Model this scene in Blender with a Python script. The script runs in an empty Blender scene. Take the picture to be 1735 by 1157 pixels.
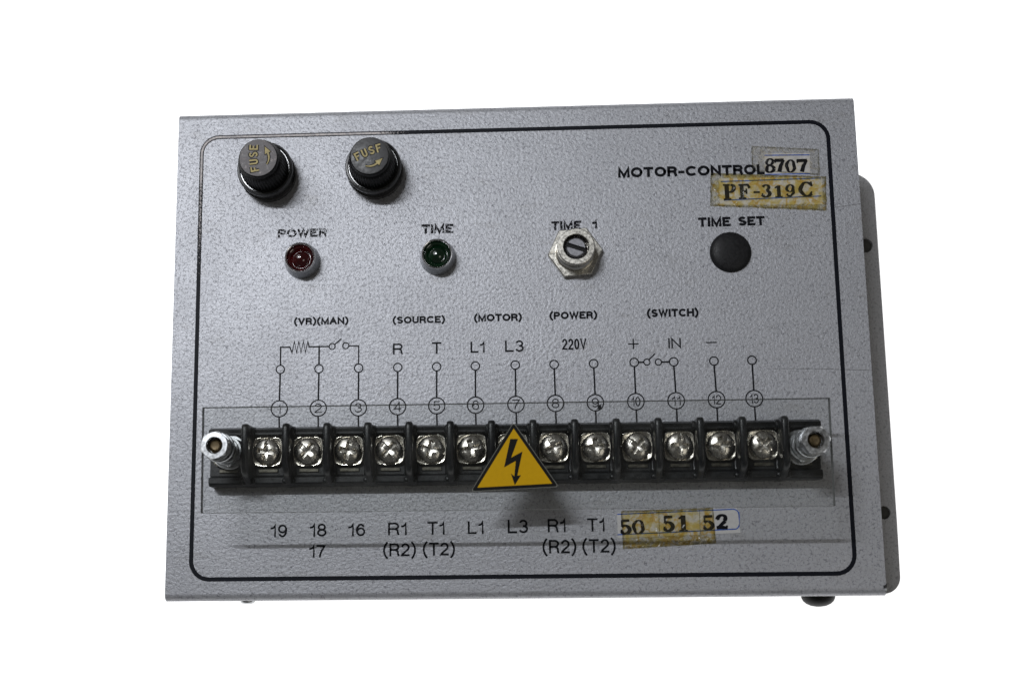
import bpy, math, random
from mathutils import Vector, Matrix
from mathutils.geometry import tessellate_polygon
PI = math.pi
MM = 0.001
ZP = 64.0                       # height of the front panel above the table, mm
random.seed(7)
scene = bpy.context.scene

# ------------------------------------------------------------------ camera
cam_d = bpy.data.cameras.new("camera")
cam = bpy.data.objects.new("camera", cam_d)
scene.collection.objects.link(cam)
cam.location = (-0.515*MM, -80.304*MM, (438.916+ZP)*MM)
cam.rotation_euler = (0.17711, 0.05073, -0.00897)
cam_d.sensor_width = 36.0
cam_d.lens = 36.0*2194.129/1735.0
cam_d.shift_x = (867.5-766.242)/1735.0
cam_d.shift_y = (590.766-578.5)/1735.0
cam_d.clip_start = 0.02
cam_d.clip_end = 50.0
cam_d.dof.use_dof = True
cam_d.dof.focus_distance = 0.452
cam_d.dof.aperture_fstop = 16.0
scene.camera = cam

# ------------------------------------------------------------------ view + world
vs = scene.view_settings
vs.view_transform = 'Standard'
try: vs.look = 'None'
except Exception: pass
vs.exposure = 0.0
vs.gamma = 1.0
world = bpy.data.worlds.new("World")
scene.world = world
world.use_nodes = True
bg = world.node_tree.nodes["Background"]
bg.inputs[0].default_value = (1.0, 0.97, 0.92, 1)
bg.inputs[1].default_value = 0.06

def area_lamp(name, loc, target, size, power, color, shape='DISK'):
    d = bpy.data.lights.new(name, 'AREA'); d.shape = shape; d.size = size*MM
    d.energy = power; d.color = color
    o = bpy.data.objects.new(name, d); scene.collection.objects.link(o)
    o.location = Vector(loc)*MM
    v = (Vector(target)-Vector(loc)).normalized()
    z = -v; x = (Vector((1, 0, 0))-z*z.x).normalized(); y = z.cross(x)      # long side level, along x
    o.rotation_euler = Matrix((x, y, z)).transposed().to_euler()
    return o
tube = area_lamp("tube_lamp", (-330, 345, 1000+ZP), (-70, 40, ZP), 330, 5.5, (0.93, 0.96, 1.0), 'RECTANGLE')
tube.data.size_y = 16*MM
area_lamp("soft_fill_lamp", (-620, 560, 1050+ZP), (-80, 20, ZP), 900, 4.2, (0.94, 0.96, 1.0))  # broad fill added for softer shade and reflections; no window is known here
area_lamp("room_lamp", (520, -330, 900+ZP), (20, -20, ZP), 420, .75, (1.0, 0.95, 0.86))

# ------------------------------------------------------------------ materials
def new_mat(name):
    m = bpy.data.materials.new(name); m.use_nodes = True
    nt = m.node_tree; nt.nodes.clear()
    out = nt.nodes.new('ShaderNodeOutputMaterial')
    return m, nt, out
class N:
    def __init__(s, nt): s.nt = nt
    def node(s, t, **kw):
        n = s.nt.nodes.new(t)
        for k, v in kw.items(): setattr(n, k, v)
        return n
    def link(s, a, b): s.nt.links.new(a, b)
    def val(s, sock, v):
        if hasattr(v, 'links') or hasattr(v, 'is_output'): s.link(v, sock)
        else: sock.default_value = v
    def coord(s, scale=1000.0, offs=(0, 0, 0), sc=None):
        tc = s.node('ShaderNodeTexCoord'); mp = s.node('ShaderNodeMapping')
        s.link(tc.outputs['Object'], mp.inputs[0])
        mp.inputs['Scale'].default_value = sc or (scale, scale, scale)
        mp.inputs['Location'].default_value = offs
        return mp.outputs[0]
    def noise(s, vec, scale, detail=3, rough=.55, out=0):
        n = s.node('ShaderNodeTexNoise'); s.link(vec, n.inputs['Vector'])
        n.inputs['Scale'].default_value = scale; n.inputs['Detail'].default_value = detail
        n.inputs['Roughness'].default_value = rough
        return n.outputs[out]
    def math(s, op, a, b=0.0, c=0.0):
        n = s.node('ShaderNodeMath', operation=op)
        s.val(n.inputs[0], a); s.val(n.inputs[1], b); s.val(n.inputs[2], c)
        return n.outputs[0]
    def rng(s, v, a, b, c=0.0, d=1.0):
        n = s.node('ShaderNodeMapRange', interpolation_type='SMOOTHSTEP'); s.val(n.inputs[0], v)
        for i, q in enumerate((a, b, c, d)): n.inputs[i+1].default_value = q
        return n.outputs[0]
    def mix(s, f, a, b):
        n = s.node('ShaderNodeMix', data_type='RGBA')
        s.val(n.inputs[0], f)
        for i, q in ((6, a), (7, b)):
            if isinstance(q, tuple): n.inputs[i].default_value = (*q, 1) if len(q) == 3 else q
            else: s.link(q, n.inputs[i])
        return n.outputs[2]
    def bump(s, h, strength, dist, normal=None):
        n = s.node('ShaderNodeBump'); n.inputs['Strength'].default_value = strength
        n.inputs['Distance'].default_value = dist*MM; s.link(h, n.inputs['Height'])
        if normal is not None: s.link(normal, n.inputs['Normal'])
        return n.outputs[0]
    def pbsdf(s, color, rough=.5, metal=0.0, normal=None, spec=.5, coat=0.0):
        p = s.node('ShaderNodeBsdfPrincipled')
        for k, v in (('Base Color', color), ('Roughness', rough), ('Metallic', metal), ('Specular IOR Level', spec), ('Coat Weight', coat)):
            if isinstance(v, tuple): p.inputs[k].default_value = (*v, 1) if len(v) == 3 else v
            else: s.val(p.inputs[k], v)
        if normal is not None: s.link(normal, p.inputs['Normal'])
        return p

def paint_material(name, base, crack, dirt_on=True, metal=.5):
    m, nt, out = new_mat(name); n = N(nt)
    c = n.coord(1000.0)
    warp = n.noise(c, .55, 3, .6, 1)
    vm = n.node('ShaderNodeVectorMath', operation='MULTIPLY_ADD')
    n.link(warp, vm.inputs[0]); vm.inputs[1].default_value = (1.7,)*3; n.link(c, vm.inputs[2])
    vor = n.node('ShaderNodeTexVoronoi', feature='DISTANCE_TO_EDGE'); n.link(vm.outputs[0], vor.inputs['Vector'])
    vor.inputs['Scale'].default_value = .92
    edge = n.rng(vor.outputs[0], 0.0, .12, 1.0, 0.0)
    brk = n.rng(n.noise(c, .9, 3, .65), .42, .62)
    crackm = n.math('MULTIPLY', edge, brk)
    fine = n.noise(c, 2.2, 4, .7)
    blot = n.noise(c, .045, 4, .6)
    col = n.mix(n.rng(fine, .25, .75), tuple(.88*v for v in base), tuple(1.1*v for v in base))
    col = n.mix(n.math('MULTIPLY', n.rng(blot, .35, .7), .14), col, tuple(.72*v for v in base))
    col = n.mix(n.math('MULTIPLY', crackm, .66), col, crack)
    # tiny metal flakes, their sparkle painted into the colour as pale dots
    fl = n.node('ShaderNodeTexVoronoi'); n.link(c, fl.inputs['Vector']); fl.inputs['Scale'].default_value = 4.0
    flake = n.rng(fl.outputs['Distance'], 0.0, .22, 1.0, 0.0)
    sep = n.node('ShaderNodeSeparateColor'); n.link(fl.outputs['Color'], sep.inputs[0])
    flake = n.math('MULTIPLY', flake, n.math('GREATER_THAN', sep.outputs[0], .8))
    col = n.mix(n.math('MULTIPLY', flake, .6), col, (.75, .76, .80))
    if dirt_on:
        smear = n.noise(n.coord(sc=(60, 160, 60)), 1.0, 4, .6)
        col = n.mix(n.math('MULTIPLY', n.rng(smear, .56, .76), .22), col, (.17, .155, .13))
        specks = n.rng(n.noise(c, .33, 1, .5), .80, .84)
        col = n.mix(specks, col, (.06, .05, .04))
    h = n.math('ADD', n.math('MULTIPLY', n.noise(c, .95, 2, .5), 1.0), n.math('MULTIPLY', n.noise(c, 2.3, 2, .5), .35))
    h = n.math('SUBTRACT', h, n.math('MULTIPLY', crackm, .18))
    nb = n.bump(h, .50, .27)
    rough = n.math('ADD', n.rng(fine, .2, .8, .41, .57), n.rng(n.noise(n.coord(1000, (3, 8, 0)), .03, 4, .65), .40, .62, 0.0, .025))
    p = n.pbsdf(col, rough, metal, nb, .5)
    n.link(p.outputs[0], out.inputs[0])
    return m
M = {}
M['paint'] = paint_material('hammered_paint', (.39, .395, .42), (.07, .07, .085))
M['paint_brightened'] = paint_material('hammered_paint_brightened', (.45, .45, .46), (.10, .10, .11), False, .10)  # same paint, made paler and less metallic to brighten the shaded flange

def simple(name, color, rough=.5, metal=0.0, spec=.5, nscale=None, nstr=.2, ndist=.05, var=0.0, coat=0.0, dirt=None):
    m, nt, out = new_mat(name); n = N(nt)
    c = n.coord(1000.0); nb = None; col = color; r = rough
    if nscale: nb = n.bump(n.noise(c, nscale, 3, .6), nstr, ndist)
    if var:
        f = n.noise(c, .9, 4, .65)
        col = n.mix(n.rng(f, .3, .7), tuple(v*(1-var) for v in color), tuple(min(1, v*(1+var)) for v in color))
        r = n.rng(f, .3, .7, rough*.8, min(1, rough*1.25))
    if dirt:
        col = n.mix(n.rng(n.noise(c, .7, 4, .7), .55, .72), col if not isinstance(col, tuple) else color, dirt)
    p = n.pbsdf(col, r, metal, nb, spec, coat)
    n.link(p.outputs[0], out.inputs[0]); return m
M['black_plastic'] = simple('black_plastic', (.004, .004, .0045), .40, nscale=1.5, nstr=.25, ndist=.05, var=.3, spec=.18)
M['collar_plastic'] = simple('collar_plastic', (.008, .008, .009), .20, nscale=.8, nstr=.25, ndist=.06, var=.3, spec=.9)
M['block_plastic'] = simple('block_plastic', (.006, .007, .0085), .34, nscale=.8, nstr=.3, ndist=.08, var=.4, spec=.35)
M['cap_face'] = simple('worn_cap_face', (.125, .115, .118), .5, nscale=.7, nstr=.3, ndist=.06, var=.3, spec=.35, dirt=(.33, .29, .285))
M['cap_face_dark'] = simple('cap_face_dark', (.010, .0095, .011), .40, nscale=.7, nstr=.25, ndist=.05, var=.4, spec=.40, dirt=(.035, .032, .032))
M['gold_ink'] = simple('gold_ink', (.42, .35, .17), .6, 0, var=.25, spec=.2)
M['black_ink'] = simple('black_ink', (.006, .006, .008), .6, var=.3, spec=.1)
M['chrome'] = simple('chrome', (.80, .80, .82), .14, 1.0, nscale=.6, nstr=.06, ndist=.05)
M['bezel_side'] = simple('satin_chrome', (.32, .33, .345), .24, 1.0, nscale=2, nstr=.2, ndist=.05, var=.2)
M['nickel'] = simple('nickel', (.60, .58, .53), .28, 1.0, nscale=.5, nstr=.05, ndist=.05, var=.10, dirt=(.42, .38, .30))
M['nickel_screw'] = simple('nickel_screw', (.60, .57, .52), .25, 1.0, nscale=.7, nstr=.12, ndist=.06, var=.15)
M['clamp'] = simple('clamp_metal', (.52, .49, .43), .22, 1.0, nscale=.6, nstr=.12, ndist=.06, var=.15)
M['tab_metal'] = simple('tab_metal', (.09, .085, .07), .35, 1.0, var=.2)
M['zinc'] = simple('zinc', (.44, .45, .46), .34, 1.0, nscale=.7, nstr=.08, ndist=.05, var=.2)
M['pewter'] = simple('pewter', (.20, .20, .215), .42, .7, nscale=1.2, nstr=.25, ndist=.05, var=.25)
M['brass'] = simple('old_brass', (.085, .06, .028), .45, .6, nscale=1, nstr=.25, ndist=.06, var=.3)
M['rubber'] = simple('rubber', (.006, .006, .006), .55, nscale=1, nstr=.2, ndist=.05, spec=.3)
M['plug'] = simple('plug_plastic', (.014, .014, .015), .45, nscale=3.5, nstr=.3, ndist=.03, spec=.15, var=.2)
M['yellow'] = simple('yellow_vinyl', (.50, .285, .002), .45, nscale=3, nstr=.08, ndist=.02, spec=.08, var=.03)
M['sign_black'] = simple('sign_black', (.004, .0035, .003), .45, spec=.1)
M['paper'] = simple('label_paper', (.50, .49, .485), .5, nscale=.6, nstr=.3, ndist=.08, var=.06)
M['blue_ink'] = simple('blue_ink', (.012, .075, .36), .5, var=.3)
M['stud_shade'] = simple('stud_shade_dark', (.02, .02, .02), .4, nscale=1.5, nstr=.3, ndist=.1, spec=.3)
M['hole_dark'] = simple('hole_dark', (.05, .048, .04), .7)
M['crease'] = simple('dark_gap', (.03, .028, .026), .7)
M['chip_dark'] = simple('chip_dark', (.01, .01, .012), .4)
M['chip_bright'] = simple('chip_bright', (.5, .55, .56), .3, 1.0)
M['white_backing'] = simple('sticker_edge', (.16, .16, .14), .6, spec=.2)

def lens_mat(name, deep, lit):
    m, nt, out = new_mat(name); n = N(nt)
    lw = n.node('ShaderNodeLayerWeight'); lw.inputs[0].default_value = .35
    p = n.pbsdf(deep, .12, 0, None, .6, .6)
    p.inputs['Transmission Weight'].default_value = .0
    n.link(n.mix(n.rng(n.noise(n.coord(1000), .3, 2), .35, .65), deep, lit), p.inputs['Base Color'])
    n.link(p.outputs[0], out.inputs[0]); return m
M['red_lens'] = lens_mat('red_lens', (.022, .0008, .0014), (.04, .001, .0015))
M['green_lens'] = lens_mat('green_lens', (.0008, .009, .003), (.0015, .017, .005))

# printed ink that has worn off in patches
def worn_ink(name, lo, hi, scale=1.1, rect=None):
    m, nt, out = new_mat(name); n = N(nt)
    f = n.noise(n.coord(1000), scale, 4, .7)
    a = n.rng(f, lo, hi)
    p = n.pbsdf((.006, .0065, .009), .5, 0, None, .08)
    t = n.node('ShaderNodeBsdfTransparent'); mx = n.node('ShaderNodeMixShader')
    n.link(a, mx.inputs[0]); n.link(p.outputs[0], mx.inputs[1]); n.link(t.outputs[0], mx.inputs[2])
    n.link(mx.outputs[0], out.inputs[0]); return m
M['ink_very_worn'] = worn_ink('ink_very_worn', .50, .60, 1.3)
M['ink_worn'] = worn_ink('ink_worn', .52, .62, 1.3)
M['ink'] = worn_ink('ink', .76, .86, 1.5)

# border line: black, scuffed to pale primer near the upper left corner, thin dark edges left
def border_mat():
    m, nt, out = new_mat('border_ink'); n = N(nt)
    c = n.coord(1000); sp = n.node('ShaderNodeSeparateXYZ'); n.link(c, sp.inputs[0])
    x, y = sp.outputs[0], sp.outputs[1]
    topw = n.math('MULTIPLY', n.rng(x, -62.0, -22.0, 1.0, 0.0), n.math('GREATER_THAN', y, 70.0))
    lefw = n.math('MULTIPLY', n.rng(y, 36.0, 76.0, 0.0, 1.0), n.math('LESS_THAN', x, -104.0))
    lefw2 = n.math('MULTIPLY', n.rng(y, 2.0, 50.0, 0.0, .55), n.math('LESS_THAN', x, -104.0))
    w = n.math('MAXIMUM', topw, n.math('MAXIMUM', lefw, lefw2))
    f = n.noise(c, 1.6, 4, .75)
    thr = n.math('SUBTRACT', .82, n.math('MULTIPLY', w, .58))
    worn = n.rng(n.math('SUBTRACT', f, thr), -.03, .04)
    uv = n.node('ShaderNodeUVMap'); uv.uv_map = 'UVMap'
    su = n.node('ShaderNodeSeparateXYZ'); n.link(uv.outputs[0], su.inputs[0])
    e = n.math('ABSOLUTE', n.math('SUBTRACT', su.outputs[1], .5))
    e = n.math('ADD', e, n.math('MULTIPLY', n.math('SUBTRACT', n.noise(c, 1.1, 3, .6), .5), .12))
    edge = n.rng(e, .19, .27)
    worn = n.math('MULTIPLY', worn, n.math('SUBTRACT', 1.0, n.math('MULTIPLY', edge, .95)))
    pale = n.mix(n.rng(n.noise(c, 1.2, 3, .6), .38, .62), (.62, .57, .55), (.42, .40, .41))
    col = n.mix(worn, (.005, .006, .010), pale)
    p = n.pbsdf(col, .5, 0, n.bump(f, .3, .05), .1)
    n.link(p.outputs[0], out.inputs[0]); return m
M['border'] = border_mat()

# old adhesive tape: transparent, yellowed, wrinkled
def tape_mat(name, tint, tint2, dens, edge_w):
    m, nt, out = new_mat(name); n = N(nt)
    c = n.coord(1000)
    tc = n.node('ShaderNodeTexCoord')
    uv = n.node('ShaderNodeUVMap'); uv.uv_map = 'UVMap'
    su = n.node('ShaderNodeSeparateXYZ'); n.link(uv.outputs[0], su.inputs[0])
    ex = n.math('MINIMUM', su.outputs[0], su.outputs[1])     # uv = mm distances to the nearest edges
    ex = n.math('ADD', ex, n.math('MULTIPLY', n.math('SUBTRACT', n.noise(c, .9, 3, .7), .5), 1.1))
    edge = n.rng(ex, 0.0, edge_w, 1.0, 0.0)
    w = n.noise(c, .13, 3, .6)
    band = n.rng(n.math('ABSOLUTE', n.math('SUBTRACT', w, .5)), 0.0, .035, 1.0, 0.0)
    blot = n.rng(n.noise(c, .34, 4, .7), .40, .62)
    col = n.mix(blot, tint, tint2)
    col = n.mix(n.math('MULTIPLY', band, .7 if dens else .2), col, tuple(v*k for v, k in zip(tint2, (.95, .80, .45))))
    dirt = n.math('MULTIPLY', edge, n.rng(n.noise(c, .8, 3, .7), .35, .6, .45, 1.0))
    col = n.mix(n.math('MULTIPLY', dirt, .75), col, (.38, .35, .24))
    tr = n.node('ShaderNodeBsdfTransparent'); n.link(col, tr.inputs[0])
    df = n.node('ShaderNodeBsdfDiffuse'); n.link(n.mix(edge, tuple(v*.55 for v in tint2), (.14, .12, .06)), df.inputs[0])
    cell = n.node('ShaderNodeTexVoronoi'); n.link(c, cell.inputs['Vector']); cell.inputs['Scale'].default_value = .24
    hh = n.math('ADD', n.math('MULTIPLY', cell.outputs['Distance'], .8), n.noise(c, .38, 2, .5))
    nb = n.bump(hh, .6, .8)
    gl = n.node('ShaderNodeBsdfGlossy'); gl.inputs['Roughness'].default_value = .2; n.link(nb, gl.inputs['Normal'])
    gl.inputs['Color'].default_value = (1, 1, 1, 1)
    m1 = n.node('ShaderNodeMixShader'); m1.inputs[0].default_value = dens; n.link(n.math('ADD', n.math('MULTIPLY', blot, dens*.6), dens*.5), m1.inputs[0])
    n.link(tr.outputs[0], m1.inputs[1]); n.link(df.outputs[0], m1.inputs[2])
    fr = n.node('ShaderNodeFresnel'); fr.inputs[0].default_value = 1.5; n.link(nb, fr.inputs['Normal'])
    m2 = n.node('ShaderNodeMixShader'); n.link(n.math('MULTIPLY', fr.outputs[0], 1.0), m2.inputs[0])
    n.link(m1.outputs[0], m2.inputs[1]); n.link(gl.outputs[0], m2.inputs[2])
    n.link(m2.outputs[0], out.inputs[0]); return m
M['tape'] = tape_mat('yellowed_tape', (.97, .95, .88), (.89, .78, .40), .035, 1.0)
M['tape_clear'] = tape_mat('clear_tape', (.99, .985, .97), (.97, .955, .91), .0, .7)

def clear_mat():
    m, nt, out = new_mat('clear_acrylic'); n = N(nt)
    c = n.coord(1000)
    tr = n.node('ShaderNodeBsdfTransparent'); tr.inputs[0].default_value = (.955, .96, .955, 1)
    gl = n.node('ShaderNodeBsdfGlossy'); gl.inputs['Roughness'].default_value = .08
    fr = n.node('ShaderNodeFresnel'); fr.inputs[0].default_value = 1.49
    mx = n.node('ShaderNodeMixShader'); n.link(n.math('MULTIPLY', fr.outputs[0], .8), mx.inputs[0])
    n.link(tr.outputs[0], mx.inputs[1]); n.link(gl.outputs[0], mx.inputs[2])
    df = n.node('ShaderNodeBsdfDiffuse'); df.inputs[0].default_value = (.5, .5, .47, 1)
    dust = n.math('MULTIPLY', n.rng(n.noise(c, .09, 5, .65), .40, .72), .018)
    sc = n.noise(n.coord(sc=(120, 2600, 100)), 1.0, 2, .5)
    dust = n.math('ADD', dust, n.math('MULTIPLY', n.rng(sc, .70, .80), .035))
    m2 = n.node('ShaderNodeMixShader'); n.link(dust, m2.inputs[0])
    n.link(mx.outputs[0], m2.inputs[1]); n.link(df.outputs[0], m2.inputs[2])
    n.link(m2.outputs[0], out.inputs[0]); return m
M['clear'] = clear_mat()
def clear_edge():
    m, nt, out = new_mat('acrylic_cut_edge'); n = N(nt)
    tr = n.node('ShaderNodeBsdfTransparent'); tr.inputs[0].default_value = (.25, .255, .25, 1)
    df = n.node('ShaderNodeBsdfDiffuse'); df.inputs[0].default_value = (.20, .205, .20, 1)
    m2 = n.node('ShaderNodeMixShader'); m2.inputs[0].default_value = .70
    n.link(tr.outputs[0], m2.inputs[1]); n.link(df.outputs[0], m2.inputs[2])
    n.link(m2.outputs[0], out.inputs[0]); return m
M['clear_edge'] = clear_edge()
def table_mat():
    m, nt, out = new_mat('glowing_white'); n = N(nt)
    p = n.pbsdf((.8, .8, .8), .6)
    p.inputs['Emission Color'].default_value = (1, 1, 1, 1); p.inputs['Emission Strength'].default_value = 1.0  # glow added to the surface so the surround stays pure white
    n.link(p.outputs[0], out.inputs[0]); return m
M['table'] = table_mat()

# ------------------------------------------------------------------ mesh helpers (all in mm, z=0 is the panel face)
class MB:
    def __init__(s): s.v = []; s.f = []; s.mi = []; s.uv = {}
    def add(s, vs, fs, mi=0):
        b = len(s.v); s.v += [tuple(p) for p in vs]
        for f in fs: s.f.append([b+i for i in f]); s.mi.append(mi)
        return b
    def box(s, x0, x1, y0, y1, z0, z1, mi=0):
        v = [(x, y, z) for z in (z0, z1) for y in (y0, y1) for x in (x0, x1)]
        s.add(v, [(0, 2, 3, 1), (4, 5, 7, 6), (0, 1, 5, 4), (2, 6, 7, 3), (0, 4, 6, 2), (1, 3, 7, 5)], mi)
    def prism(s, poly, z0, z1, holes=(), mi=0):          # poly in xy, counter-clockwise
        loops = [list(poly)]+[list(h) for h in holes]
        flat = [p for l in loops for p in l]; n = len(flat)
        tris = tessellate_polygon([[Vector((p[0], p[1], 0)) for p in l] for l in loops])
        fs = []
        for t in tris:
            a, b, c = [flat[i] for i in t]
            ar = (b[0]-a[0])*(c[1]-a[1])-(b[1]-a[1])*(c[0]-a[0])
            t = tuple(t) if ar > 0 else tuple(reversed(t))
            fs.append(tuple(n+i for i in t)); fs.append(tuple(reversed(t)))
        o = 0
        for l in loops:
            k = len(l)
            for i in range(k):
                a, b = o+i, o+(i+1) % k
                fs.append((a, b, n+b, n+a))
            o += k
        s.add([(p[0], p[1], z0) for p in flat]+[(p[0], p[1], z1) for p in flat], fs, mi)
    def extrude_x(s, prof, x0, x1, mi=0):                # prof in (y,z), counter-clockwise seen from +x
        n = len(prof)
        tris = tessellate_polygon([[Vector((p[0], p[1], 0)) for p in prof]])
        fs = []
        for t in tris:
            a, b, c = [prof[i] for i in t]
            ar = (b[0]-a[0])*(c[1]-a[1])-(b[1]-a[1])*(c[0]-a[0])
            t = tuple(t) if ar > 0 else tuple(reversed(t))
            fs.append(tuple(n+i for i in t)); fs.append(tuple(reversed(t)))
        for i in range(n): fs.append((i, (i+1) % n, n+(i+1) % n, n+i))
        s.add([(x0, p[0], p[1]) for p in prof]+[(x1, p[0], p[1]) for p in prof], fs, mi)
    def lathe(s, prof, n=48, cx=0, cy=0, cap0=True, cap1=True, mod=None, mi=0):   # prof: (r,z[,modulated])
        vs = []; fs = []
        for k, p in enumerate(prof):
            for i in range(n):
                a = 2*PI*i/n; r = p[0]
                if mod and len(p) > 2: r *= mod(i)
                vs.append((cx+r*math.cos(a), cy+r*math.sin(a), p[1]))
        for k in range(len(prof)-1):
            for i in range(n):
                j = (i+1) % n; fs.append((k*n+i, k*n+j, (k+1)*n+j, (k+1)*n+i))
        if cap0: fs.append(tuple(reversed(range(n))))
        if cap1: fs.append(tuple((len(prof)-1)*n+i for i in range(n)))
        s.add(vs, fs, mi)
    def ribbon(s, pts, w, z, closed=False, mi=0, uvs=False):
        # flat line of width w (number or list) through pts, mitred
        P = [Vector((p[0], p[1])) for p in pts]; n = len(P)
        W = w if isinstance(w, (list, tuple)) else [w]*n
        vs = []
        for i in range(n):
            if closed: a, b = P[i-1], P[(i+1) % n]
            else: a, b = P[max(i-1, 0)], P[min(i+1, n-1)]
            d1 = P[i]-a; d2 = b-P[i]
            if d1.length < 1e-6: d1 = d2
            if d2.length < 1e-6: d2 = d1
            d1 = d1.normalized(); d2 = d2.normalized(); t = d1+d2
            if t.length < 1e-4: t = d2.copy()
            t.normalize(); nn = Vector((-t.y, t.x)); c = max(.42, nn.dot(Vector((-d2.y, d2.x))))
            o = nn*(W[i]/2/c)
            vs += [(P[i].x-o.x, P[i].y-o.y, z), (P[i].x+o.x, P[i].y+o.y, z)]
        m = n if closed else n-1
        fs = []
        for i in range(m):
            j = (i+1) % n; fs.append((2*i, 2*j, 2*j+1, 2*i+1))
        b = s.add(vs, fs, mi)
        if uvs:
            for i in range(n): s.uv[b+2*i] = (0, 0); s.uv[b+2*i+1] = (0, 1)
    def build(s, name, mats, parent=None, smooth=None, bevel=None, loc=(0, 0, 0), label=None, segs=2):
        me = bpy.data.meshes.new(name)
        me.from_pydata([(x*MM, y*MM, z*MM) for x, y, z in s.v], [], s.f)
        if not isinstance(mats, (list, tuple)): mats = [mats]
        for m in mats: me.materials.append(M[m])
        me.polygons.foreach_set('material_index', s.mi)
        if s.uv:
            ul = me.uv_layers.new(name='UVMap')
            for l in me.loops: ul.data[l.index].uv = s.uv.get(l.vertex_index, (0, 0))
        me.validate(); me.update()
        if smooth:
            me.polygons.foreach_set('use_smooth', [True]*len(me.polygons))
            me.set_sharp_from_angle(angle=math.radians(smooth))
        o = bpy.data.objects.new(name, me); scene.collection.objects.link(o)
        if bevel:
            b = o.modifiers.new('bevel', 'BEVEL'); b.width = bevel*MM; b.segments = segs; b.limit_method = 'ANGLE'
            b.angle_limit = math.radians(35); b.harden_normals = False
            if not smooth:
                me.polygons.foreach_set('use_smooth', [True]*len(me.polygons)); me.set_sharp_from_angle(angle=math.radians(35))
        if parent: o.parent = parent
        o.location = Vector(loc)*MM
        if label: o['label'] = label
        return o
def circ(cx, cy, r, n=40, a0=0, a1=2*PI, ry=None):
    ry = ry or r
    return [(cx+r*math.cos(a0+(a1-a0)*i/n), cy+ry*math.sin(a0+(a1-a0)*i/n)) for i in range(n)]
def arc(cx, cy, rx, ry, d0, d1, n=14):
    return [(cx+rx*math.cos(math.radians(d0+(d1-d0)*i/n)), cy+ry*math.sin(math.radians(d0+(d1-d0)*i/n))) for i in range(n+1)]
def rrect(x0, x1, y0, y1, r, n=8):
    P = []
    for cx, cy, a in ((x1-r, y1-r, 0), (x0+r, y1-r, 90), (x0+r, y0+r, 180), (x1-r, y0+r, 270)):
        P += arc(cx, cy, r, r, a, a+90, n)
    return P
def hexa(cx, cy, af, rot=0):
    R = af/math.sqrt(3)
    return [(cx+R*math.cos(math.radians(rot)+k*PI/3), cy+R*math.sin(math.radians(rot)+k*PI/3)) for k in range(6)]
def place(o, x, y, z): o.location = Vector((x, y, z))*MM

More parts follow.
